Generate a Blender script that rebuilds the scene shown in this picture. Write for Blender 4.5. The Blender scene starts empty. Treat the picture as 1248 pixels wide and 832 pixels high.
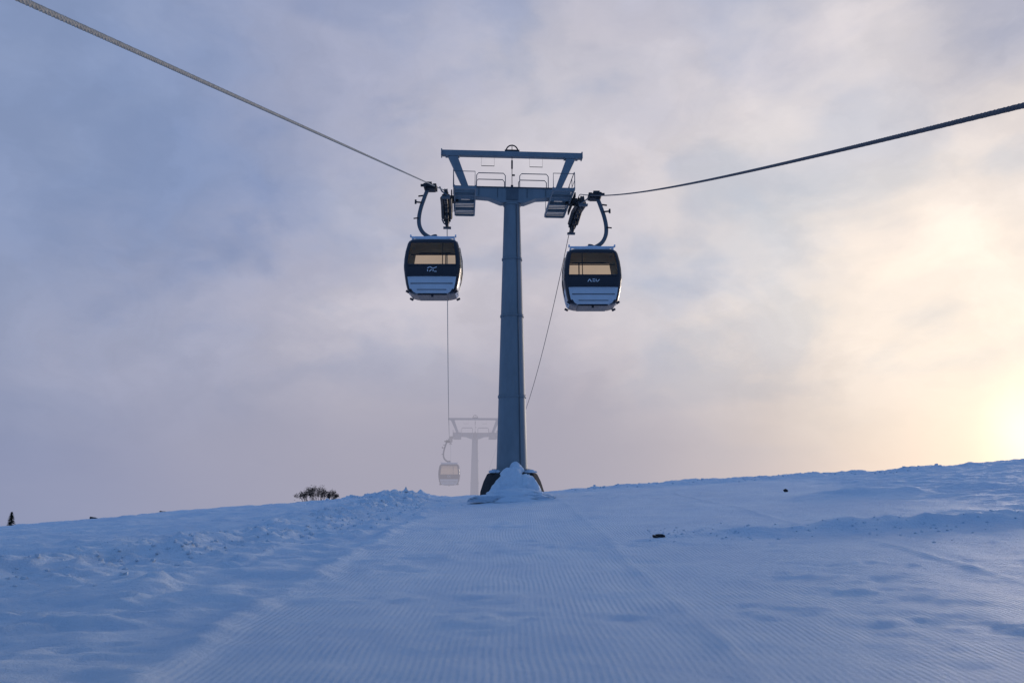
import bpy, math, random
import numpy as np
from mathutils import Vector, Matrix
random.seed(7)
scene=bpy.context.scene
R=math.radians

# ------------------------------------------------------------------ helpers
def new_mat(name):
    m=bpy.data.materials.new(name); m.use_nodes=True
    return m,m.node_tree.nodes,m.node_tree.links,m.node_tree.nodes['Principled BSDF']

def painted(name,col,rough=.5,metal=0.0,var=.12,scale=3.0,spec=.4,bump=.0,inside=None):
    m,n,l,p=new_mat(name)
    tc=n.new('ShaderNodeTexCoord')
    nz=n.new('ShaderNodeTexNoise'); nz.inputs['Scale'].default_value=scale; nz.inputs['Detail'].default_value=6
    nz.inputs['Roughness'].default_value=.65
    mp=n.new('ShaderNodeMapping'); mp.inputs['Scale'].default_value=(1,1,.35)
    l.new(tc.outputs['Object'],mp.inputs['Vector']); l.new(mp.outputs[0],nz.inputs['Vector'])
    rp=n.new('ShaderNodeValToRGB')
    rp.color_ramp.elements[0].position=.3; rp.color_ramp.elements[1].position=.7
    rp.color_ramp.elements[0].color=tuple(c*(1-var) for c in col)+(1,)
    rp.color_ramp.elements[1].color=tuple(min(1,c*(1+var)) for c in col)+(1,)
    l.new(nz.outputs['Fac'],rp.inputs['Fac']); l.new(rp.outputs['Color'],p.inputs['Base Color'])
    if inside:
        # the inner lining of the shell has its own colour (back of the faces)
        ge=n.new('ShaderNodeNewGeometry'); mx=n.new('ShaderNodeMix'); mx.data_type='RGBA'
        l.new(ge.outputs['Backfacing'],mx.inputs[0]); l.new(rp.outputs['Color'],mx.inputs[6]); mx.inputs[7].default_value=tuple(inside)+(1,)
        l.new(mx.outputs[2],p.inputs['Base Color'])
    mr=n.new('ShaderNodeMapRange'); mr.inputs['To Min'].default_value=max(.02,rough-.1); mr.inputs['To Max'].default_value=min(1,rough+.12)
    l.new(nz.outputs['Fac'],mr.inputs['Value']); l.new(mr.outputs[0],p.inputs['Roughness'])
    p.inputs['Metallic'].default_value=metal
    p.inputs['Specular IOR Level'].default_value=spec
    if bump>0:
        b=n.new('ShaderNodeBump'); b.inputs['Strength'].default_value=.5; b.inputs['Distance'].default_value=bump
        n2=n.new('ShaderNodeTexNoise'); n2.inputs['Scale'].default_value=scale*6; n2.inputs['Detail'].default_value=5
        l.new(tc.outputs['Object'],n2.inputs['Vector']); l.new(n2.outputs['Fac'],b.inputs['Height']); l.new(b.outputs[0],p.inputs['Normal'])
    return m

class MB:
    def __init__(s): s.v=[]; s.f=[]
    def box(s,c,size,rot=None):
        b=len(s.v); M=rot if rot is not None else Matrix.Identity(3)
        for dx in(-.5,.5):
            for dy in(-.5,.5):
                for dz in(-.5,.5):
                    s.v.append(Vector(c)+M@Vector((dx*size[0],dy*size[1],dz*size[2])))
        for q in((0,1,3,2),(4,6,7,5),(0,4,5,1),(2,3,7,6),(0,2,6,4),(1,5,7,3)): s.f.append([b+i for i in q])
        return s
    def beam(s,p0,p1,w0,d0,w1=None,d1=None):
        w1=w1 or w0; d1=d1 or d0
        p0=Vector(p0);p1=Vector(p1);t=(p1-p0).normalized()
        a=Vector((0,1,0)) if abs(t.y)<.9 else Vector((1,0,0))
        u=t.cross(a).normalized(); w=t.cross(u).normalized()
        b=len(s.v)
        for p,ww,dd in((p0,w0,d0),(p1,w1,d1)):
            for i,j in((-1,-1),(1,-1),(1,1),(-1,1)): s.v.append(p+u*i*ww/2+w*j*dd/2)
        s.f+= [[b,b+1,b+2,b+3],[b+7,b+6,b+5,b+4]]+[[b+i,b+4+i,b+4+(i+1)%4,b+(i+1)%4] for i in range(4)]
        return s
    def tube(s,pts,rs,n=10,caps=True):
        pts=[Vector(p) for p in pts]
        if not isinstance(rs,(list,tuple)): rs=[rs]*len(pts)
        b=len(s.v); prev=None
        for i,p in enumerate(pts):
            t=(pts[min(i+1,len(pts)-1)]-pts[max(i-1,0)]).normalized()
            if prev is None:
                a=Vector((0,0,1)) if abs(t.z)<.9 else Vector((1,0,0))
                u=t.cross(a).normalized()
            else:
                u=(prev-t*prev.dot(t)).normalized()
            prev=u; w=t.cross(u)
            for k in range(n):
                an=2*math.pi*k/n
                s.v.append(p+(u*math.cos(an)+w*math.sin(an))*rs[i])
        for i in range(len(pts)-1):
            for k in range(n):
                s.f.append([b+i*n+k,b+i*n+(k+1)%n,b+(i+1)*n+(k+1)%n,b+(i+1)*n+k])
        if caps:
            s.f.append([b+k for k in range(n)][::-1]); s.f.append([b+(len(pts)-1)*n+k for k in range(n)])
        return s
    def prism(s,poly,y0,y1):
        b=len(s.v);n=len(poly)
        for y in(y0,y1):
            for x,z in poly: s.v.append(Vector((x,y,z)))
        s.f.append([b+i for i in range(n)]); s.f.append([b+n+i for i in range(n)][::-1])
        for i in range(n): s.f.append([b+i,b+n+i,b+n+(i+1)%n,b+(i+1)%n])
        return s
    def make(s,name,mat,parent=None,smooth=False,bevel=0,recalc=True):
        me=bpy.data.meshes.new(name); me.from_pydata([tuple(v) for v in s.v],[],s.f); me.update()
        import bmesh
        if recalc:
            bm=bmesh.new(); bm.from_mesh(me); bmesh.ops.recalc_face_normals(bm,faces=bm.faces); bm.to_mesh(me); bm.free()
        me.materials.append(mat)
        o=bpy.data.objects.new(name,me); scene.collection.objects.link(o)
        if parent: o.parent=parent
        if smooth:
            for p in me.polygons: p.use_smooth=True
            try: me.set_sharp_from_angle(angle=R(40))
            except Exception: pass
        if bevel>0:
            md=o.modifiers.new('bevel','BEVEL'); md.width=bevel; md.segments=2; md.limit_method='ANGLE'
        return o

def empty(name,loc=(0,0,0),rz=0):
    e=bpy.data.objects.new(name,None); e.location=loc; e.rotation_euler=(0,0,rz); scene.collection.objects.link(e); return e

# ------------------------------------------------------------------ noise
rng=np.random.RandomState(11)
LAT=rng.rand(512,512)
def vnoise(x,y):
    xi=np.floor(x).astype(int); yi=np.floor(y).astype(int)
    fx=x-xi; fy=y-yi
    fx=fx*fx*fx*(fx*(fx*6-15)+10); fy=fy*fy*fy*(fy*(fy*6-15)+10)
    g=lambda a,b: LAT[a%512,b%512]
    return (g(xi,yi)*(1-fx)+g(xi+1,yi)*fx)*(1-fy)+(g(xi,yi+1)*(1-fx)+g(xi+1,yi+1)*fx)*fy
def fbm(x,y,o=4,gain=.5):
    t=0;a=1;n=0
    for i in range(o):
        t=t+a*(vnoise(x+i*37.3,y+i*91.7)-.5); n+=a; a*=gain
        x,y=x*1.9*.8-y*1.9*.6, x*1.9*.6+y*1.9*.8
    return t/n*2
def sstep(a,b,x):
    t=np.clip((x-a)/(b-a),0,1); return t*t*(3-2*t)

YC=38.0
CX=np.array([-60,-40,-30,-23.8,-19.3,-12.4,-7.45,-4.4,0,1.5,2.9,9,14.5,18.4,24.2,32,50,80],float)
CZ=np.array([-2.6,-1.5,-.95,-.56,-.2,.36,.68,.66,.84,.95,1.10,1.52,1.84,2.04,2.45,3.0,3.8,4.4],float)
BKY=[0,7,11.7,18,27,37,45]; BKX=[-16,-10.5,-7.2,-5.5,-5.0,-4.8,-4.8]
def terrain(X,Y,full=True):
    X=np.asarray(X,float);Y=np.asarray(Y,float)
    zc=np.interp(X,CX,CZ)
    zc=(zc+np.interp(X-1.2,CX,CZ)+np.interp(X+1.2,CX,CZ))/3
    t=np.clip(Y/YC,-1,1)
    s=np.where(t>0,1-(1-np.clip(t,0,1))**1.4,1.4*t*.8)
    z=zc*s
    z=np.where(Y<0,-.05*(-Y)+0*z,z)
    d=np.maximum(Y-YC,0)
    z=z-np.where(d<50,.0025*d*d,6.25+.25*(d-50))
    z=z+.10*np.exp(-((X)**2+(Y-32)**2)/9)
    z=z+fbm(X/14,Y/14,3)*.12*sstep(4,20,np.abs(X-2)+Y*.2)
    groom=sstep(-2.75,-2.35,X+.22*fbm(X*0+3,Y/2.2,3))*(1-sstep(7.5,12,X+1.5*fbm(X/5,Y/3,3)-.06*Y))
    groom=groom*(1-sstep(33,37,Y))
    groom=groom*(1-.85*np.exp(-(((Y-15.6-.05*(X-6)-.5*fbm(X/3,X*0,2))/1.0)**2))*sstep(2.4,4.2,X))
    groom=groom*(1-np.exp(-((X)**2+(Y-31.5)**2)/5))
    rough=1-groom
    near=np.exp(-((np.maximum(np.abs(X)-60,0)/40)**2))
    z=z+rough*near*(.13*fbm(X/2.6,Y/1.3,4)+.085*fbm(X/.7,Y/.5,4,.62))
    z=z+groom*(.030*fbm(X/1.5,Y/3.,3)+.014*fbm(X/.5,Y/.4,3))
    # patches where the grooming has broken up
    pt=sstep(.12,.5,fbm(X/2.0+40,Y/1.2+9,4))
    z=z+groom*pt*.038*fbm(X/.35,Y/.3,3,.6)
    sa=fbm(X/2.2+.3*Y,Y/.8,3)
    z=z+rough*sstep(5,9,X)*.09*np.abs(sa)
    bx=np.interp(Y,BKY,BKX)
    w=.75+.35*sstep(20,36,Y)
    q=(X-bx-.45*fbm(Y/1.8,Y*0+5,3))
    bank=np.exp(-(q/np.where(q<0,w*1.9,w*.9))**2)
    clump=np.clip(.6+.95*fbm(X/.55,Y/.55,4,.68),0,2)
    z=z+bank*clump*(.20+.15*sstep(18,36,Y))*(1-sstep(39,46,Y))*sstep(5,10,Y)
    z=z+.20*np.exp(-(((X+6.0)/1.9)**2+((Y-36.5)/2.2)**2))*(.8+1.1*fbm(X/.5,Y/.7,4,.65))
    cl=fbm(X/.22+9,Y/.22,3,.6)
    z=z+.07*np.clip(cl-.12,0,1)*np.exp(-((q-.6)/1.6)**2)*2.2*sstep(5,9,Y)
    # crusted rough snow in the near left
    z=z+.07*np.clip(fbm(X/.5+3,Y/.35,4,.6)-.05,0,1)*(1-sstep(-4.6,-3.4,X))*(1-sstep(12,22,Y))*2
    for x0,h,ww in((-2.75,.06,.16),(-3.15,-.065,.22),(-4.1,-.045,.25),(-4.7,.04,.15),(1.75,.022,.07),(5.9,.025,.09)):
        z=z+h*np.exp(-((X-x0-.12*fbm(Y/3+x0,Y*0,2))/ww)**2)*(1-sstep(30,36,Y))*(.6+.6*fbm(X/.6,Y/.9,3))
    rb=np.exp(-(((Y-15.6-.05*(X-6)-.5*fbm(X/3,X*0,2))/.45)**2))*sstep(2.4,4.2,X)
    z=z+rb*(.13+.12*fbm(X/.8,Y/.6,3))
    rb=np.exp(-(((Y-24-.1*(X-10)-.9*fbm(X/4,X*0+2,2))/.7)**2))*sstep(7,10,X)
    z=z+rb*(.16+.15*fbm(X/.9,Y/.6,3))
    z=z+np.exp(-(((Y-37)/1.2)**2))*sstep(2.2,3.2,X)*(.08+.14*fbm(X/.6,Y/.8,4,.6))
    return z,groom*(1-.75*pt)

def th(x,y): return float(terrain(np.array([x]),np.array([y]))[0][0])

def axis(a,b,step,lo,hi):
    c=list(np.arange(a,b,step)); s=step;x=c[-1]
    while x<hi: s*=1.16; x+=s; c.append(x)
    s=step;x=c[0];pre=[]
    while x>lo: s*=1.16; x-=s; pre.append(x)
    return np.array(pre[::-1]+c)
xs=axis(-27,30,.085,-900,900)
yn=[4.5]
while yn[-1]<44: yn.append(yn[-1]+min(.10,.045+.0025*yn[-1]))
ys=axis(4.5,4.6,.09,-60,4.4)[:-1]; ys=np.array([y for y in ys if y<4.45]+yn)
ext=[];s_=.1;y_=yn[-1]
while y_<900: s_*=1.16; y_+=s_; ext.append(y_)
ys=np.concatenate([ys,ext])
XX,YY=np.meshgrid(xs,ys)
ZZ,GG=terrain(XX,YY)
nx,ny=len(xs),len(ys)
co=np.stack([XX,YY,ZZ],-1).reshape(-1,3).astype(np.float32)
idx=np.arange(nx*ny).reshape(ny,nx)
fa=np.stack([idx[:-1,:-1],idx[:-1,1:],idx[1:,1:],idx[1:,:-1]],-1).reshape(-1,4)
me=bpy.data.meshes.new('snow_ground')
me.vertices.add(len(co)); me.vertices.foreach_set('co',co.ravel())
me.loops.add(fa.size); me.loops.foreach_set('vertex_index',fa.ravel().astype(np.int32))
me.polygons.add(len(fa)); me.polygons.foreach_set('loop_start',np.arange(0,fa.size,4,dtype=np.int32))
me.polygons.foreach_set('loop_total',np.full(len(fa),4,dtype=np.int32))
me.polygons.foreach_set('use_smooth',np.ones(len(fa),dtype=bool))
me.update(calc_edges=True)
at=me.attributes.new('groom','FLOAT','POINT'); at.data.foreach_set('value',GG.ravel().astype(np.float32))
ground=bpy.data.objects.new('snow_ground',me); scene.collection.objects.link(ground)

def snow_material(name,cord=True):
    m,n,l,p=new_mat(name)
    tc=n.new('ShaderNodeTexCoord')
    p.inputs['Roughness'].default_value=.62
    p.inputs['Specular IOR Level'].default_value=.25
    big=n.new('ShaderNodeTexNoise'); big.inputs['Scale'].default_value=.6; big.inputs['Detail'].default_value=9; big.inputs['Roughness'].default_value=.65
    l.new(tc.outputs['Object'],big.inputs['Vector'])
    rp=n.new('ShaderNodeValToRGB'); rp.color_ramp.elements[0].position=.3; rp.color_ramp.elements[1].position=.72
    rp.color_ramp.elements[0].color=(.64,.76,.88,1); rp.color_ramp.elements[1].color=(.81,.89,.95,1)
    l.new(big.outputs['Fac'],rp.inputs['Fac']); l.new(rp.outputs['Color'],p.inputs['Base Color'])
    fine=n.new('ShaderNodeTexNoise'); fine.inputs['Scale'].default_value=7; fine.inputs['Detail'].default_value=8; fine.inputs['Roughness'].default_value=.75
    l.new(tc.outputs['Object'],fine.inputs['Vector'])
    h=n.new('ShaderNodeMath'); h.operation='MULTIPLY'; h.inputs[1].default_value=.07
    l.new(fine.outputs['Fac'],h.inputs[0])
    out=h.outputs[0]
    if cord:
        sx=n.new('ShaderNodeSeparateXYZ'); l.new(tc.outputs['Object'],sx.inputs[0])
        wv=n.new('ShaderNodeTexNoise'); wv.inputs['Scale'].default_value=.35; wv.inputs['Detail'].default_value=2
        l.new(tc.outputs['Object'],wv.inputs['Vector'])
        a=n.new('ShaderNodeMath'); a.operation='MULTIPLY_ADD'; a.inputs[1].default_value=.22; l.new(wv.outputs['Fac'],a.inputs[0]); l.new(sx.outputs['X'],a.inputs[2])
        b=n.new('ShaderNodeMath'); b.operation='MULTIPLY'; b.inputs[1].default_value=2*math.pi/.062; l.new(a.outputs[0],b.inputs[0])
        c=n.new('ShaderNodeMath'); c.operation='SINE'; l.new(b.outputs[0],c.inputs[0])
        g=n.new('ShaderNodeAttribute'); g.attribute_name='groom'
        wr=n.new('ShaderNodeTexNoise'); wr.inputs['Scale'].default_value=1.1; wr.inputs['Detail'].default_value=7; wr.inputs['Roughness'].default_value=.65
        mp=n.new('ShaderNodeMapping'); mp.inputs['Scale'].default_value=(.6,1.4,1); l.new(tc.outputs['Object'],mp.inputs[0]); l.new(mp.outputs[0],wr.inputs['Vector'])
        wm=n.new('ShaderNodeMapRange'); wm.inputs['From Min'].default_value=.38; wm.inputs['From Max'].default_value=.60; wm.inputs['To Min'].default_value=.2
        l.new(wr.outputs['Fac'],wm.inputs['Value'])
        d=n.new('ShaderNodeMath'); d.operation='MULTIPLY'; l.new(c.outputs[0],d.inputs[0]); l.new(g.outputs['Fac'],d.inputs[1])
        e=n.new('ShaderNodeMath'); e.operation='MULTIPLY'; l.new(d.outputs[0],e.inputs[0]); l.new(wm.outputs[0],e.inputs[1])
        f=n.new('ShaderNodeMath'); f.operation='MULTIPLY_ADD'; f.inputs[1].default_value=.0066; l.new(e.outputs[0],f.inputs[0]); l.new(out,f.inputs[2])
        out=f.outputs[0]
    bp=n.new('ShaderNodeBump'); bp.inputs['Strength'].default_value=1; bp.inputs['Distance'].default_value=1
    l.new(out,bp.inputs['Height']); l.new(bp.outputs[0],p.inputs['Normal'])
    return m
M_snow=snow_material('snow'); me.materials.append(M_snow)
M_snow2=snow_material('snow_loose',False)

# ------------------------------------------------------------------ materials
M_steel=painted('galvanised_steel',(.19,.225,.25),.55,.2,.15,1.6,bump=.003)
M_steel_d=painted('steel_weathered',(.10,.12,.14),.55,.25,.2,3)
M_dark=painted('rubber_dark',(.022,.022,.027),.6,0,.3,6)
M_conc_shade=painted('plinth_concrete_shaded',(.035,.033,.034),.9,0,.3,3,bump=.02)  # shadow on the concrete plinth is put into this near-black colour
M_body=painted('cabin_silver',(.52,.57,.62),.35,.0,.08,2,inside=(.82,.66,.48))
M_black=painted('cabin_dark',(.018,.019,.028),.28,0,.15,3,inside=(.82,.66,.48))
M_white=painted('mark_white',(.75,.76,.78),.5,0,.03)
M_frost=painted('roof_frost',(.62,.68,.76),.7,0,.1,8)
M_rope=painted('rope_frosted',(.42,.39,.33),.7,.1,.25,25)
M_rope2=painted('rope_steel',(.10,.10,.11),.55,.3,.2,25)
M_seat=painted('seat_fabric',(.03,.03,.035),.9,0,.1)
def glass():
    m,n,l,p=new_mat('cabin_glass'); n.remove(p)
    o=n['Material Output']
    t=n.new('ShaderNodeBsdfTransparent'); t.inputs[0].default_value=(.83,.73,.59,1)
    g=n.new('ShaderNodeBsdfGlossy'); g.inputs['Roughness'].default_value=.06; g.inputs[0].default_value=(.8,.85,.9,1)
    f=n.new('ShaderNodeFresnel'); f.inputs[0].default_value=1.4
    x=n.new('ShaderNodeMixShader'); l.new(f.outputs[0],x.inputs[0]); l.new(t.outputs[0],x.inputs[1]); l.new(g.outputs[0],x.inputs[2]); l.new(x.outputs[0],o.inputs[0])
    return m
M_glass=glass()

# ------------------------------------------------------------------ rope geometry (world space)
Y0,Y1=30.4,33.6
def rope_z(side,Y):
    if side<0: z0,m,nearz=13.04,.334,0
    else: z0,m,nearz=12.86,.3515,.22
    k=(m+.383)/(2*(Y1-Y0))
    if Y<=Y0:
        d=Y0-Y
        L=26.4
        z=z0-m*d-nearz*4*(d/L)*(1-d/L)*(1 if d<L else 0)
        if d>28:
            zz=z0-m*28; e=d-28; z=zz-m*8*(1-math.exp(-e/8))*.3
        return z
    if Y<=Y1:
        d=Y-Y0
        return z0+m*d-k*d*d
    zb=z0+m*(Y1-Y0)-k*(Y1-Y0)**2
    s=Y-Y1; L=89-Y1
    if Y<=89:
        b=(.383*L-(zb-6.25))/(L*L)
        return zb-.383*s+b*s*s
    return 6.25-.12*(Y-89)
def rope_x(side,Y):
    x=2.74*side
    if Y>32: x+= -4.1*(Y-32)/57
    return x
def rope(side,mat,rad):
    Ys=[]; y=-34.0
    while y<130:
        Ys.append(y); y+= .8 if y<1 else (.03 if y<14 else (.07 if y<30 else (.3 if y<36 else .8)))
    v=[];f=[];n=18;dist=0;pp=None
    for i,y in enumerate(Ys):
        p=Vector((rope_x(side,y),y,rope_z(side,y)))
        q=Vector((rope_x(side,y+.05),y+.05,rope_z(side,y+.05)))
        t=(q-p).normalized(); u=t.cross(Vector((0,0,1))).normalized(); w=t.cross(u)
        if pp is not None: dist+=(p-pp).length
        pp=p; tw=dist/.26*2*math.pi
        for k in range(n):
            an=2*math.pi*k/n
            r=rad*(.84+.2*abs(math.cos(3*(an))))
            an2=an+tw if y<30 else an
            v.append(p+(u*math.cos(an2)+w*math.sin(an2))*r)
    for i in range(len(Ys)-1):
        for k in range(n): f.append([i*n+k,i*n+(k+1)%n,(i+1)*n+(k+1)%n,(i+1)*n+k])
    b=MB(); b.v=v;b.f=f
    return b.make('haul_cable',mat,None,False)
rope(-1,M_rope,.0195); rope(1,M_rope2,.0165)

# ------------------------------------------------------------------ tower
def tower(loc,rz,base_snow):
    T=empty('lift_tower',loc,rz)
    H=12.35
    m=MB()
    secs=[0.6,3.9,7.2,9.6,11.95]
    def rr(z): return .63-(.63-.335)*(z-.6)/(11.95-.6)
    for a,b in zip(secs[:-1],secs[1:]):
        m.tube([(0,0,a),(0,0,b)],[rr(a),rr(b)],40)
    m.make('mast',M_steel,T,True)
    m=MB()
    for z in secs[1:]:
        m.tube([(0,0,z-.03),(0,0,z+.03)],rr(z)+.03,40)
        if z<11:
            for k in range(20):
                a=k/20*2*math.pi; m.tube([(math.cos(a)*(rr(z)+.0),math.sin(a)*(rr(z)+.0),z-.07),(math.cos(a)*(rr(z)+.0),math.sin(a)*(rr(z)+.0),z+.07)],.018,6)
    m.tube([(0,0,.95),(0,0,1.03)],.80,40)
    m.make('mast_flanges',M_steel,T,True)
    m=MB()
    a1=R(80)
    for off in(-.17,.17):
        p=[]
        for z in(1.2,12.2):
            c=Vector((math.cos(a1),math.sin(a1),0))*(rr(min(z,11.95))+.16); t=Vector((-math.sin(a1),math.cos(a1),0))*off
            p.append(c+t+Vector((0,0,z)))
        m.tube(p,.018,6)
    z=1.4
    while z<12.1:
        c=Vector((math.cos(a1),math.sin(a1),0))*(rr(min(z,11.95))+.16); t=Vector((-math.sin(a1),math.cos(a1),0))
        m.tube([c-t*.17+Vector((0,0,z)),c+t*.17+Vector((0,0,z))],.011,5); z+=.3
    m.make('ladder',M_steel_d,T)
    m=MB(); a2=R(-62)
    m.tube([((rr(1.2)+.02)*math.cos(a2),(rr(1.2)+.02)*math.sin(a2),1.1),((rr(11.9)+.02)*math.cos(a2),(rr(11.9)+.02)*math.sin(a2),11.9)],.022,8)
    m.make('conduit',M_steel_d,T)
    m=MB()
    m.prism([(-2.45,H+.30),(2.45,H+.30),(2.45,H-.04),(1.0,H-.14),(.5,H-.34),(-.5,H-.34),(-1.0,H-.14),(-2.45,H-.04)],-.24,.24)
    m.make('crossarm',M_steel,T,False,.02)
    m=MB()
    for s in(-1,1):
        m.box((s*.62,0,H+.1),(.03,.52,.44)); m.box((s*1.4,0,H+.12),(.03,.52,.36))
    m.box((0,0,H+.315),(4.9,.56,.03)); m.box((0,-.255,H+.02),(.5,.03,.5))
    m.make('crossarm_stiffeners',M_steel_d,T)
    m=MB()
    for s in(-1,1):
        m.beam((s*1.93,0,H+.3),(s*2.52,0,H+1.75),.24,.22,.38,.24)
        m.box((s*1.93,0,H+.35),(.5,.4,.04))
    m.make('frame_legs',M_steel,T,False,.01)
    m=MB(); m.box((0,0,H+1.86),(6.0,.26,.22)); m.box((-2.98,0,H+1.86),(.05,.36,.29)); m.box((2.98,0,H+1.86),(.05,.36,.29))
    m.box((-2.52,0,H+1.735),(.6,.3,.05)); m.box((2.52,0,H+1.735),(.6,.3,.05))
    m.make('top_beam',M_steel,T,False,.012)
    m=MB()
    m.tube([(math.cos(a)*.25,0,H+2.02+math.sin(a)*.27) for a in np.linspace(-.5,math.pi+.5,18)],.03,8)
    m.tube([(0,0,H+2.29),(0,0,H+1.5),(0,0,H+.3)],.016,6)
    m.box((0,0,H+2.02),(.62,.2,.07))
    m.box((0,0,H+1.42),(.07,.07,.36)); m.box((.06,0,H+.95),(.12,.08,.05)); m.box((0,0,H+.42),(.10,.10,.16))
    for s in(-1,1):
        m.tube([(s*.75,0,H+1.34),(s*1.3,0,H+1.34)],.014,6); m.tube([(s*.75,0,H+1.34),(s*.75,0,H+1.75)],.004,5); m.tube([(s*1.3,0,H+1.34),(s*1.3,0,H+1.75)],.004,5)
    m.make('lifting_gear',M_dark,T,True)
    m=MB()
    for s in(-1,1):
        for y in(-.36,.36):
            x0,x1=s*.3,s*1.5
            m.tube([(x0,y,H+.3),(x0,y,H+.78),(x0+s*.08,y,H+.88),(x1-s*.08,y,H+.88),(x1,y,H+.78),(x1,y,H+.3)],.019,6)
        x=s*2.45
        m.tube([(x,-1.5,H-.2),(x,-1.5,H+.48),(x,-1.4,H+.58),(x,1.4,H+.58),(x,1.5,H+.48),(x,1.5,H-.2)],.018,6)
        m.tube([(x,-1.5,H+.2),(x,1.5,H+.2)],.012,6)
        for yy in(-.7,.1,.8): m.tube([(x,yy,H-.2),(x,yy,H+.58)],.014,6)
        x=s*1.58
        m.tube([(x,-1.5,H-.2),(x,-1.5,H+.48),(s*2.45,-1.5,H+.48)],.016,6)
        m.tube([(x,1.5,H-.2),(x,1.5,H+.48),(s*2.45,1.5,H+.48)],.016,6)
    m.make('handrails',M_steel_d,T,True)
    m=MB()
    for s in(-1,1):
        for x in(s*1.56,s*2.40): m.box((x,0,H-.24),(.05,3.4,.13))
        y=-1.62
        while y<=1.63:
            m.box((s*1.98,y,H-.2),(.79,.055,.035)); y+=.18
        for y in(-1.66,-.87,.0,.87,1.66): m.box((s*1.98,y,H-.28),(.79,.06,.10))
        m.box((s*1.7,0,H-.12),(.12,.34,.2)); m.box((s*2.2,0,H-.12),(.12,.34,.2))
    m.make('catwalks',M_steel,T)
    m=MB(); r=MB(); st=MB()
    for s in(-1,1):
        for i in range(6):
            y=-1.45+i*.58
            Yw=32+y
            z=rope_z(s,Yw)-1.0-.29
            x=s*2.74
            r.tube([(x-.07,y,z),(x-.055,y,z),(x-.02,y,z),(x+.02,y,z),(x+.055,y,z),(x+.07,y,z)],[.24,.285,.262,.262,.285,.24],24)
            st.tube([(x-.16,y,z),(x+.16,y,z)],.05,10)
            m.tube([(x-.10,y,z),(x+.10,y,z)],.14,14)
        for j in range(3):
            y0=-1.45+j*1.16; y1=y0+.58
            za=rope_z(s,32+y0)-1.29; zb=rope_z(s,32+y1)-1.29
            for dx in(-.12,.12):
                m.beam((s*2.74+dx,y0,za),(s*2.74+dx,y1,zb),.13,.03)
        ys2=(-1.16,0,1.16)
        for dx in(-.16,.16):
            m.tube([(s*2.74+dx,yy,rope_z(s,32+yy)-1.36) for yy in ys2],.08,6)
        za=H-.18
        m.beam((s*2.52,-1.1,za-.08),(s*2.52,1.1,za-.10),.20,.05)
        m.box((s*2.5,0,za),(.5,.26,.26))
        for y in(-1.85,1.85):
            z=rope_z(s,32+y)-1.0
            st.tube([(s*2.6,y,z-.35),(s*2.9,y,z-.12),(s*2.98,y,z+.06)],.03,6)
            st.box((s*2.74,y*.97,z-.36),(.34,.16,.07))
    r.make('sheaves',M_dark,T,True); m.make('sheave_frames',M_dark,T); st.make('sheave_axles',M_steel_d,T,True)
    m=MB()
    m.tube([(0,0,-.8),(0,0,.15),(0,0,.55),(0,0,.85),(0,0,.95)],[1.35,1.28,1.15,1.0,.72],14)
    m.make('plinth',M_conc_shade,T,False,.04)
    if base_snow:
        m=MB()
        def lump(cx,cy,cz,sx,sy,sz,seed,pw=.8,dis=.55):
            n=44; rings=20; b=len(m.v)
            for i in range(rings+1):
                u=i/rings
                for k in range(n):
                    a=2*math.pi*k/n; rad=math.cos(u*math.pi/2)**pw; hh=math.sin(u*math.pi/2)
                    x=math.cos(a)*rad; y=math.sin(a)*rad
                    nn=float(fbm(np.array([x*1.3+seed]),np.array([y*1.3+hh*1.6+seed*3]),5,.6)[0])
                    kk=1+dis*nn
                    m.v.append(Vector((cx+x*sx*kk,cy+y*sy*kk,cz+hh*sz*(1+.4*dis*nn))))
            for i in range(rings):
                for k in range(n): m.f.append([b+i*n+k,b+i*n+(k+1)%n,b+(i+1)*n+(k+1)%n,b+(i+1)*n+k])
        lump(-.05,-.80,-.15,.78,.60,1.22,3,.85,.45)
        lump(.12,-.66,.1,.50,.36,1.12,8,.75,.4)
        lump(.50,-.95,-.2,.55,.50,1.05,15,.85,.45)
        lump(-.48,-.95,-.2,.48,.5,.85,22,.85,.45)
        lump(.05,-1.45,-.20,1.55,.8,.48,31,.85,.5)
        m.make('snow_drift',M_snow2,T,True)
        m=MB()
        for cx,cy,cz,sx in((-.72,-.5,.93,.25),(.66,-.6,.93,.26)):
            lump(cx,cy,cz-.05,sx,sx,.12,cx*7+20,.7,.7)
        m.make('snow_caps',M_snow2,T,True)
    return T
tower((0,32,1.0),R(3.6),True)
tower((-4.1,89,-5.9),R(3.6),False)

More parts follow.
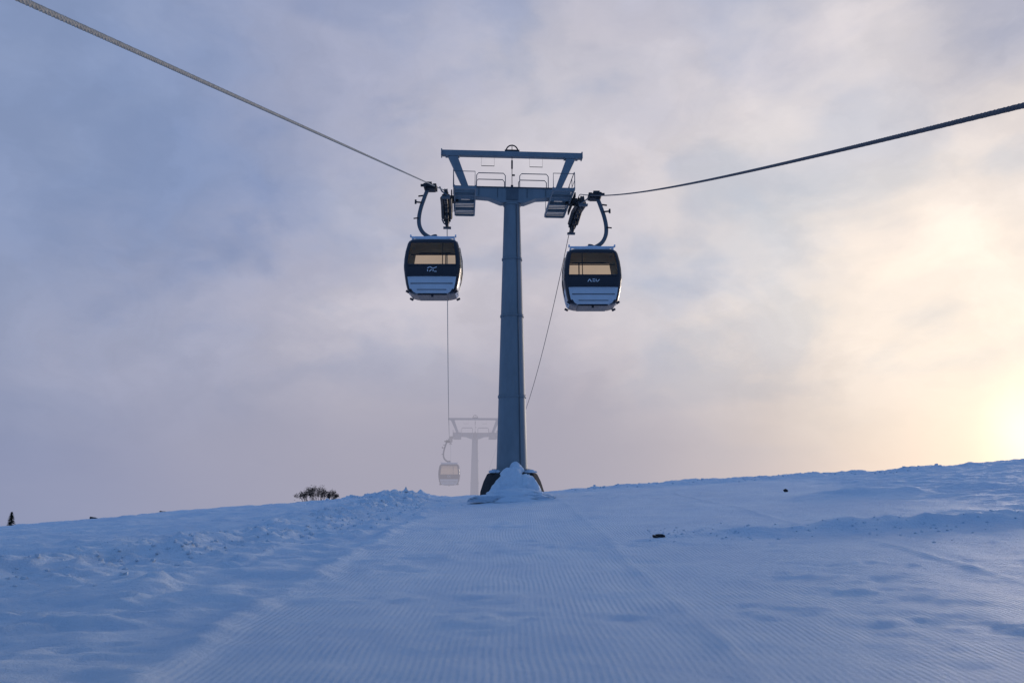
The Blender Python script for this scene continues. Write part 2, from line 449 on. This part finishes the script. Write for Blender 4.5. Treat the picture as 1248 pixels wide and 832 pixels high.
# ------------------------------------------------------------------ cabins
KZ=.865
ZP=[z*KZ for z in (0,.05,.16,.38,.64,.70,1.02,1.10,1.40,1.72,2.04,2.08,2.14,2.20,2.27,2.30)]
WP=[.66,.78,.86,.91,.95,.958,.995,1.0,.99,.955,.89,.875,.85,.79,.66,.30]
DP=[.56,.64,.68,.71,.735,.74,.755,.76,.75,.725,.68,.67,.65,.60,.50,.25]
def interp(z,P): return float(np.interp(z,ZP,P))
NS=112
def sup(a,n=7.0):
    c,s=math.cos(a),math.sin(a); k=(abs(c)**n+abs(s)**n)**(-1/n); return c*k,s*k
def cabin(loc,mirror,mark,rz=0.0):
    C=empty('gondola_cabin',loc,rz)
    top=-2.04; base=top-2.30*KZ
    zs=[]
    for a,b in zip(ZP[:-1],ZP[1:]):
        k=max(1,int((b-a)/.07))
        zs+= [a+(b-a)*i/k for i in range(k)]
    zs.append(ZP[-1])
    v=[]; n=NS
    for z in zs:
        for k in range(n):
            x,y=sup(2*math.pi*(k+.5)/n)
            v.append(Vector((x*interp(z,WP),y*interp(z,DP),base+z)))
    groups={'shell':[], 'panels':[], 'windows':[]}
    for i in range(len(zs)-1):
        zc=(zs[i]+zs[i+1])/2/KZ
        for k in range(n):
            a=2*math.pi*(k+1)/n
            x,y=sup(a)
            f=[i*n+k,i*n+(k+1)%n,(i+1)*n+(k+1)%n,(i+1)*n+k]
            front=abs(y)>.93; sidef=abs(x)>.95
            X=abs(x)
            g='shell'
            if front:
                if 1.10<zc<2.04 and X<.82: g='windows'
                elif zc<.66 and X<.88-.12*max(0,(.38-zc)): g='panels'
            elif sidef:
                Yd=abs(y)
                if 1.02<zc<2.04 and .05<Yd<.80: g='windows'
                elif .10<zc<.60 and Yd<.7: g='panels'
            if zc>2.2 : g='panels'
            groups[g].append(f)
    groups['shell'].append([k for k in range(n)][::-1])
    groups['panels'].append([(len(zs)-1)*n+k for k in range(n)])
    for g,mat in(('shell',M_black),('panels',M_body),('windows',M_glass)):
        used=sorted({i for f in groups[g] for i in f}); mp={o:j for j,o in enumerate(used)}
        b=MB(); b.v=[v[i] for i in used]; b.f=[[mp[i] for i in f] for f in groups[g]]
        b.make(g,mat,C,True,0,False)
    Z=lambda q: base+q*KZ
    m=MB()
    for sy in(-1,1):
        y=lambda q: sy*(interp(q*KZ,DP)+.006)
        m.beam((-.82,y(1.10),Z(1.10)),(.82,y(1.10),Z(1.10)),.05,.03)
        m.beam((-.72,y(2.045),Z(2.045)),(.72,y(2.045),Z(2.045)),.05,.03)
        for s in(-1,1):
            m.tube([(s*(.83*interp(q*KZ,WP)),y(q),Z(q)) for q in(1.10,1.3,1.6,2.045)],.020,6)
        m.tube([(x,sy*(.76+.01),Z(.68)) for x in(-.86,-.5,0,.5,.86)],.028,8)
    for s in(-1,1):
        m.tube([(s*interp(q*KZ,WP),0,Z(q)) for q in(.1,.5,1.0,1.5,2.04)],.03,6)
    m.make('window_frames',M_black,C,True)
    m=MB()
    m.tube([(-.86,.3,Z(1.86)),(.86,.3,Z(1.86))],.020,6)
    m.tube([(-.36*mirror,.69,Z(.7)),(-.36*mirror,.64,Z(2.05))],.024,6)
    m.tube([(-.36*mirror,-.72,Z(1.1)),(-.36*mirror,-.66,Z(2.05))],.016,6)
    for sy in(-1,1):
        m.box((0,sy*.45,Z(.50)),(1.5,.36,.10)); m.box((0,sy*.64,Z(.78)),(1.5,.06,.40))
    m.box((0,0,Z(.07)),(1.2,1.0,.04))
    m.make('interior',M_seat,C)
    m=MB()
    for sy in(-1,1):
        m.beam((-.72,sy*(interp(.36*KZ,DP)+.002),Z(.36)),(.72,sy*(interp(.36*KZ,DP)+.002),Z(.36)),.022,.02)
        m.beam((-.5,sy*(interp(.12*KZ,DP)+.004),Z(.12)),(.5,sy*(interp(.12*KZ,DP)+.004),Z(.12)),.018,.02)
    m.make('panel_grooves',M_black,C)
    m=MB()
    m.box((0,0,base-.01),(1.0,.9,.05))
    for s in(-1,1):
        for sy in(-1,1): m.tube([(s*.78,sy*.56,base+.02),(s*.88,sy*.60,base+.08)],.04,8)
    m.tube([(.0,-.4,base-.02),(0,-.4,base-.10)],.04,8)
    m.make('bumpers',M_black,C,True)
    m=MB()
    for sy in(-.42,.42): m.box((0,sy,top+.03),(1.50,.08,.07))
    for s in(-.72,.72): m.box((s,0,top+.035),(.06,.94,.05))
    m.box((0,0,top+.06),(.42,.75,.08))
    for s in(-1,1):
        for sy in(-.42,.42): m.tube([(s*.72,sy,top+.04),(s*.74,sy,top-.14)],.022,6); m.box((s*.78,sy,top+.08),(.05,.12,.08))
    m.make('roof_carrier',M_frost,C,False,.01)
    k=mirror
    P=[(0,0,top+.10),(.20*k,0,top+.18),(.42*k,0,top+.33),(.55*k,0,top+.58),(.57*k,0,top+.9),(.50*k,0,top+1.28),(.40*k,0,top+1.58),(.33*k,0,top+1.80),(.25*k,0,top+1.97)]
    for _ in range(2):
        Q=[P[0]]
        for a,b in zip(P[:-1],P[1:]):
            Q.append(tuple(.75*a[i]+.25*b[i] for i in range(3))); Q.append(tuple(.25*a[i]+.75*b[i] for i in range(3)))
        Q.append(P[-1]); P=Q
    h=MB(); h.tube(P,[.085]*3+[.072]*(len(P)-3),12)
    h.tube([(-.02*k,0,top+.08),(.02*k,0,top+.24)],.11,12)
    h.make('hanger_arm',M_steel_d,C,True)
    g=MB()
    g.box((.17*k,0,-.07),(.34,.34,.15)); g.box((0,0,-.03),(.11,.5,.13)); g.box((.22*k,0,.05),(.22,.5,.10))
    g.tube([(.05*k,-.2,-.02),(.50*k,-.2,-.02)],.05,10); g.tube([(.34*k,.2,-.04),(.34*k,-.32,-.04)],.07,12)
    g.tube([(.46*k,-.1,top+1.42),(.68*k,-.1,top+1.44)],.03,8); g.tube([(.68*k,-.1,top+1.37),(.68*k,-.1,top+1.52)],.035,8)
    g.tube([(.56*k,-.1,top+.85),(.74*k,-.1,top+.83)],.025,8)
    g.tube([(.38*k,.0,-.32),(.60*k,.0,-.35)],.03,8)
    g.make('grip',M_dark,C)
    m=MB()
    for sy in(-1,1):
        y=sy*(interp(.90*KZ,DP)+.012)
        for (x0,z0,x1,z1) in mark:
            m.beam((x0,y,Z(z0)),(x1,y,Z(z1)),.024,.01)
    m.make('mark',M_white,C)
    return C
mkA=[(-.15,.96,-.06,1.02),(-.06,1.02,.04,.95),(.04,.95,.17,1.01),(-.14,.83,-.14,.91),(-.08,.83,.0,.91),(.05,.83,.05,.91),(.09,.83,.17,.83)]
mkB=[(-.19,.84,-.13,.95),(-.13,.95,-.07,.84),(-.03,.86,.05,.86),(-.03,.94,.05,.94),(.09,.84,.09,.95),(.13,.84,.20,.93)]
YA=27.1; YB=26.8; YF=75.0
cabin((-2.74,YA,rope_z(-1,YA)-.02),-1,mkA,R(0))
cabin((2.74,YB,rope_z(1,YB)-.02),1,mkB,R(0))
cabin((rope_x(-1,YF),YF,rope_z(-1,YF)-.02),-1,mkA,R(4))

# ------------------------------------------------------------------ vegetation and small things
def bush(loc,wid,hei):
    m=MB(); lf=MB(); rs=random.Random(3)
    def br(p,d,L,r,dep):
        q=p+d*L
        m.tube([p,(p+q)/2+Vector((rs.uniform(-.03,.03),rs.uniform(-.03,.03),.01)),q],[r,r*.8,r*.6],5,False)
        if dep==0 or L<.07:
            for _ in range(5):
                c=q+Vector([rs.gauss(0,.05) for _ in range(3)]); a=Vector([rs.gauss(0,1) for _ in range(3)]).normalized()*rs.uniform(.02,.04); b=Vector([rs.gauss(0,1) for _ in range(3)]).normalized()*rs.uniform(.012,.025)
                i=len(lf.v); lf.v+=[c-a,c+b,c+a,c-b]; lf.f.append([i,i+1,i+2,i+3])
            return
        for _ in range(rs.choice([2,3,3])):
            nd=(d+Vector((rs.gauss(0,.5),rs.gauss(0,.5),rs.gauss(.1,.3)))).normalized()
            br(q,nd,L*rs.uniform(.6,.85),r*.65,dep-1)
    for i in range(34):
        x=rs.uniform(-.5,.5)*wid
        hh=hei*(1-.8*abs(x/wid)**1.3*1.4)*rs.uniform(.5,1.0)
        br(Vector((x*.9,rs.uniform(-.3,.3),0)),Vector((x*.6+rs.gauss(0,.25),rs.gauss(0,.3),1)).normalized(),hh*.36,.014,3)
    e=empty('shrub',loc)
    m.make('branches',painted('twig',(.05,.035,.028),.9),e); lf.make('leaves',painted('dry_leaves',(.085,.05,.035),.9,0,.4,20),e)
bush((-10.35,43.2,th(-10.35,43.2)+.02),1.9,.95)

def conifer(loc,h,w):
    m=MB(); lf=MB(); rs=random.Random(9)
    m.tube([(0,0,-.3),(0,0,h)],[.04,.006],7)
    for i in range(620):
        u=rs.random()**.9; z=h*(.05+.93*u); rad=w*.5*(1-u)**.8*rs.uniform(.25,1.1)
        a=rs.uniform(0,6.283); c=Vector((math.cos(a)*rad,math.sin(a)*rad,z-.15*rad))
        d=Vector((math.cos(a),math.sin(a),-.35))*rs.uniform(.05,.11); t=Vector((-math.sin(a),math.cos(a),.1))*rs.uniform(.02,.04)
        j=len(lf.v); lf.v+=[c-d,c+t,c+d,c-t]; lf.f.append([j,j+1,j+2,j+3])
    for i in range(26):
        u=i/26; z=h*(.1+.85*u); a=i*2.4; rad=w*.5*(1-u)**.8
        m.tube([(0,0,z),(math.cos(a)*rad,math.sin(a)*rad,z-.1*rad)],[.01,.003],4,False)
    e=empty('pine_tree',loc); m.make('trunk',painted('bark',(.03,.022,.018),.9),e); lf.make('needles',painted('needles',(.02,.032,.022),.8,0,.4,10),e)
conifer((-29.8,48.5,th(-29.8,48.5)-.05),1.0,.55)

M_rock=painted('rock',(.02,.02,.024),.85,0,.3,14,bump=.01)
def rock(x,y,sx,sy,sz,seed,up=0,name='rock'):
    import bmesh
    bm=bmesh.new(); bmesh.ops.create_icosphere(bm,subdivisions=3,radius=1)
    rs=np.random.RandomState(seed); off=rs.rand(3)*20
    for v in bm.verts:
        n=float(fbm(np.array([v.co.x*1.3+off[0]+v.co.z]),np.array([v.co.y*1.3+off[1]-v.co.z]),3)[0])
        k=1+.95*n; v.co=Vector((round(v.co.x*k*3)/3*.5+v.co.x*k*.5,v.co.y*k,v.co.z*k))
        v.co=Vector((v.co.x*sx,v.co.y*sy,v.co.z*sz))
    me=bpy.data.meshes.new(name); bm.to_mesh(me); bm.free(); me.materials.append(M_rock)
    o=bpy.data.objects.new(name,me); o.location=(x,y,th(x,y)+up); o.rotation_euler=(0,.15,.4); scene.collection.objects.link(o)
rock(2.72,15.2,.11,.08,.038,1,.02)
rock(9.1,27.0,.06,.05,.045,2,.03)
rock(-22.2,43.5,.32,.2,.11,4,.09)
rock(-18.2,42.5,.24,.12,.08,6,.08)

def chunks():
    m=MB(); rs=random.Random(21)
    pos=[]
    for i in range(1000):
        y=7+29*rs.random()**.8; bx=float(np.interp(y,BKY,BKX))
        pos.append((bx+rs.gauss(.4,.8),y,rs.uniform(.015,.05)*(1 if rs.random()<.92 else 1.7)))
    for i in range(260):
        pos.append((rs.uniform(2.5,14),15.6+rs.gauss(0,.8),rs.uniform(.01,.035)))
    for i in range(160):
        pos.append((rs.uniform(2.6,20),rs.gauss(36.8,.7),rs.uniform(.03,.08)))
    for i in range(130):
        pos.append((rs.uniform(-9,-4.6),rs.gauss(36.4,.9),rs.uniform(.03,.10)))
    X=np.array([p[0] for p in pos]);Y=np.array([p[1] for p in pos]); Z=terrain(X,Y)[0]
    for (x,y,r),z in zip(pos,Z):
        b=len(m.v); n=7
        for i,(zz,rr_) in enumerate(((-.5,.8),(.1,1),(.6,.7))):
            for k in range(n):
                a=2*math.pi*k/n+i*.3; q=r*rr_*rs.uniform(.75,1.2)
                m.v.append(Vector((x+math.cos(a)*q,y+math.sin(a)*q,z+zz*r*rs.uniform(.7,1.2))))
        for i in range(2):
            for k in range(n): m.f.append([b+i*n+k,b+i*n+(k+1)%n,b+(i+1)*n+(k+1)%n,b+(i+1)*n+k])
        m.f.append([b+2*n+k for k in range(n)])
    m.make('snow_chunks',M_snow2,None,True)
chunks()

# ------------------------------------------------------------------ fog bank round the further tower
def fog():
    import bmesh
    bm=bmesh.new(); bmesh.ops.create_icosphere(bm,subdivisions=4,radius=1)
    me=bpy.data.meshes.new('fog_bank'); bm.to_mesh(me); bm.free()
    o=bpy.data.objects.new('fog_bank',me); o.location=(-4,70,2); o.scale=(34,24,17); scene.collection.objects.link(o)
    m=bpy.data.materials.new('fog'); m.use_nodes=True; n=m.node_tree.nodes; l=m.node_tree.links; n.clear()
    out=n.new('ShaderNodeOutputMaterial'); tc=n.new('ShaderNodeTexCoord')
    ln=n.new('ShaderNodeVectorMath'); ln.operation='LENGTH'; l.new(tc.outputs['Object'],ln.inputs[0])
    mr=n.new('ShaderNodeMapRange'); mr.interpolation_type='SMOOTHSTEP'; mr.inputs['From Min'].default_value=1; mr.inputs['From Max'].default_value=.15
    mr.inputs['To Min'].default_value=0; mr.inputs['To Max'].default_value=.047
    l.new(ln.outputs['Value'],mr.inputs['Value'])
    ab=n.new('ShaderNodeVolumeAbsorption'); ab.inputs['Color'].default_value=(0,0,0,1); l.new(mr.outputs[0],ab.inputs['Density'])
    em=n.new('ShaderNodeEmission'); em.inputs['Color'].default_value=(.385,.37,.45,1); l.new(mr.outputs[0],em.inputs['Strength'])  # glow in sky colour stands in for light scattered by the mist
    ad=n.new('ShaderNodeAddShader'); l.new(ab.outputs[0],ad.inputs[0]); l.new(em.outputs[0],ad.inputs[1]); l.new(ad.outputs[0],out.inputs['Volume'])
    me.materials.append(m)
fog()

# ------------------------------------------------------------------ sky
SUN_AZ,SUN_EL=33.5,3.2
world=bpy.data.worlds.new('World'); scene.world=world; world.use_nodes=True
n=world.node_tree.nodes; l=world.node_tree.links; n.clear()
out=n.new('ShaderNodeOutputWorld'); bg=n.new('ShaderNodeBackground'); l.new(bg.outputs[0],out.inputs[0])
tc=n.new('ShaderNodeTexCoord')
def put(x,i,q):
    if q is None: return
    if isinstance(q,(int,float)): x.inputs[i].default_value=q
    elif isinstance(q,(tuple,list)): x.inputs[i].default_value=tuple(q)
    else: l.new(q,x.inputs[i])
def math_(op,a,b=None):
    x=n.new('ShaderNodeMath'); x.operation=op; put(x,0,a); put(x,1,b); return x.outputs[0]
def vm(op,a,b=None,sc=None):
    x=n.new('ShaderNodeVectorMath'); x.operation=op; put(x,0,a); put(x,1,b)
    if sc is not None: put(x,'Scale',sc)
    return x.outputs['Value'] if op=='DOT_PRODUCT' else x.outputs[0]
def mixc(f,a,b,blend='MIX'):
    x=n.new('ShaderNodeMix'); x.data_type='RGBA'; x.clamp_factor=True; x.blend_type=blend
    put(x,0,f)
    for i,q in((6,a),(7,b)): put(x,i,(tuple(q)+(1,)) if isinstance(q,tuple) and len(q)==3 else q)
    return x.outputs[2]
def mapr(v,a,b,c=0,d=1):
    x=n.new('ShaderNodeMapRange'); x.interpolation_type='SMOOTHSTEP'; l.new(v,x.inputs[0])
    for i,q in enumerate((a,b,c,d)): x.inputs[i+1].default_value=q
    return x.outputs[0]
D=tc.outputs['Generated']
def noise(vec,scale,det,rough=.5,dist=0):
    x=n.new('ShaderNodeTexNoise'); x.inputs['Scale'].default_value=scale; x.inputs['Detail'].default_value=det; x.inputs['Roughness'].default_value=rough; x.inputs['Distortion'].default_value=dist
    l.new(vec,x.inputs['Vector']); return x
mp=n.new('ShaderNodeMapping'); mp.inputs['Scale'].default_value=(1,1,1.7); mp.inputs['Rotation'].default_value=(0,R(12),0); l.new(D,mp.inputs[0])
w1=noise(mp.outputs[0],2.6,4,.5); w2=noise(mp.outputs[0],8,6,.55)
warp=vm('ADD',vm('SCALE',vm('SUBTRACT',w1.outputs['Color'],(.5,.5,.5)),None,.20),vm('SCALE',vm('SUBTRACT',w2.outputs['Color'],(.5,.5,.5)),None,.17))
DW=vm('NORMALIZE',vm('ADD',D,warp))
def dirv(az,el):
    az,el=R(az),R(el); return (math.sin(az)*math.cos(el),math.cos(az)*math.cos(el),math.sin(el))
def blob(vec,az,el,r):
    d=vm('DOT_PRODUCT',vec,dirv(az,el))
    return math_('EXPONENT',math_('MULTIPLY',math_('SUBTRACT',d,1.0),2.0/(R(r)**2)))
sd=vm('DOT_PRODUCT',DW,dirv(SUN_AZ,6))
rp=n.new('ShaderNodeValToRGB'); l.new(sd,rp.inputs[0]); cr=rp.color_ramp; cr.interpolation='B_SPLINE'
cr.elements[0].position=0; cr.elements[0].color=(.14,.23,.44,1)
cr.elements[1].position=1; cr.elements[1].color=(.90,.83,.76,1)
for p_,c_ in((.35,(.26,.32,.49,1)),(.62,(.375,.395,.52,1)),(.84,(.55,.52,.59,1)),(.95,(.75,.69,.68,1))):
    e=cr.elements.new(p_); e.color=c_
col=rp.outputs[0]
BL=[
 (-26,19,9,(.19,.275,.49),.9),
 (-17,18.5,5,(.22,.30,.52),.8),
 (-11,17.5,4,(.26,.34,.54),.75),
 (-32,31,12,(.215,.295,.50),.75),
 (-14,30,8,(.34,.37,.53),.5),
 (-2,33,9,(.36,.40,.56),.7),
 (-8,12,7,(.64,.60,.65),.9),
 (-17,12.5,5,(.50,.49,.60),.75),
 (-25,9,7,(.38,.40,.53),.65),
 (5,23,7,(.61,.59,.65),.8),
 (24,25,8,(.75,.70,.71),.85),
 (35,31,7,(.33,.365,.50),.85),
 (16,32,6,(.38,.42,.56),.8),
 (33,20,6,(.80,.72,.69),.6),
 (27,11,10,(1.0,.88,.78),.9),
 (12,13.5,3.6,(.48,.52,.64),.8),
 (19,17.5,4,(.57,.60,.67),.75),
 (16,8,6,(.80,.72,.69),.75),
 (19,3.5,6,(.60,.54,.53),.6),
 (3,4,8,(.40,.375,.45),.6),
 (-24,4,12,(.31,.33,.46),.6),
]
for az,el,r_,c_,w_ in BL:
    col=mixc(math_('MULTIPLY',blob(DW,az,el,r_),w_),col,c_)
mp2=n.new('ShaderNodeMapping'); mp2.inputs['Scale'].default_value=(1,1,1.9); mp2.inputs['Rotation'].default_value=(0,R(-14),0); mp2.inputs['Location'].default_value=(3.1,.7,1.3); l.new(D,mp2.inputs[0])
gp=noise(mp2.outputs[0],4.6,6,.5,.35)
col=mixc(math_('MULTIPLY',mapr(gp.outputs['Fac'],.50,.66),.48),col,vm('MULTIPLY',col,(.64,.75,.89)))
col=mixc(math_('MULTIPLY',mapr(gp.outputs['Fac'],.47,.34),.40),col,vm('MULTIPLY',col,(1.26,1.20,1.13)))
n3=noise(DW,9.0,6,.58,.3)
k=mapr(n3.outputs['Fac'],.30,.70,.95,1.05)
col=vm('SCALE',col,None,k)
sep=n.new('ShaderNodeSeparateXYZ'); l.new(D,sep.inputs[0]); zz=sep.outputs['Z']
rp2=n.new('ShaderNodeValToRGB'); l.new(vm('DOT_PRODUCT',D,dirv(SUN_AZ,0)),rp2.inputs[0]); cr=rp2.color_ramp
cr.elements[0].position=0; cr.elements[0].color=(.15,.21,.38,1)
cr.elements[1].position=1; cr.elements[1].color=(.82,.72,.63,1)
for p_,c_ in((.42,(.27,.30,.45,1)),(.66,(.325,.335,.465,1)),(.85,(.42,.395,.475,1)),(.955,(.60,.54,.54,1))):
    e=cr.elements.new(p_); e.color=c_
col=mixc(mapr(zz,.17,.0,0,.8),col,rp2.outputs[0])
g1=blob(D,SUN_AZ,2.3,2.4); g2=blob(D,SUN_AZ,4,7)
col=vm('ADD',col,vm('SCALE',(.50,.41,.25),None,g1))
col=vm('ADD',col,vm('SCALE',(.17,.13,.06),None,g2))
col=mixc(mapr(zz,.54,.85,0,1),col,(.110,.235,.53))
col=mixc(mapr(sep.outputs['Y'],.55,-.25,0,.9),col,(.115,.235,.50))
col=mixc(mapr(zz,-.02,-.25,0,1),col,(.16,.22,.38))
sky=n.new('ShaderNodeTexSky'); sky.sky_type='NISHITA'; sky.sun_disc=False; sky.sun_elevation=R(SUN_EL); sky.sun_rotation=R(SUN_AZ)
col=vm('ADD',col,vm('SCALE',sky.outputs[0],None,.003))
l.new(col,bg.inputs[0]); bg.inputs[1].default_value=1.0
world.cycles.sampling_method='MANUAL'; world.cycles.sample_map_resolution=512

sun=bpy.data.lights.new('sun','SUN'); sun.energy=1.1; sun.angle=R(10); sun.color=(1,.84,.70)
so=bpy.data.objects.new('sun',sun); scene.collection.objects.link(so)
so.rotation_euler=(-Vector(dirv(SUN_AZ,SUN_EL+2))).to_track_quat('-Z','Y').to_euler()

# ------------------------------------------------------------------ camera
cam=bpy.data.cameras.new('camera'); cam.lens=28.0; cam.sensor_width=36; cam.clip_end=5000; cam.clip_start=.05
cobj=bpy.data.objects.new('camera',cam); scene.collection.objects.link(cobj)
cobj.location=(0,0,1.6); cobj.rotation_euler=(R(90+9.87),0,0)
scene.camera=cobj
scene.view_settings.view_transform='Standard'; scene.view_settings.look='None'; scene.view_settings.exposure=0
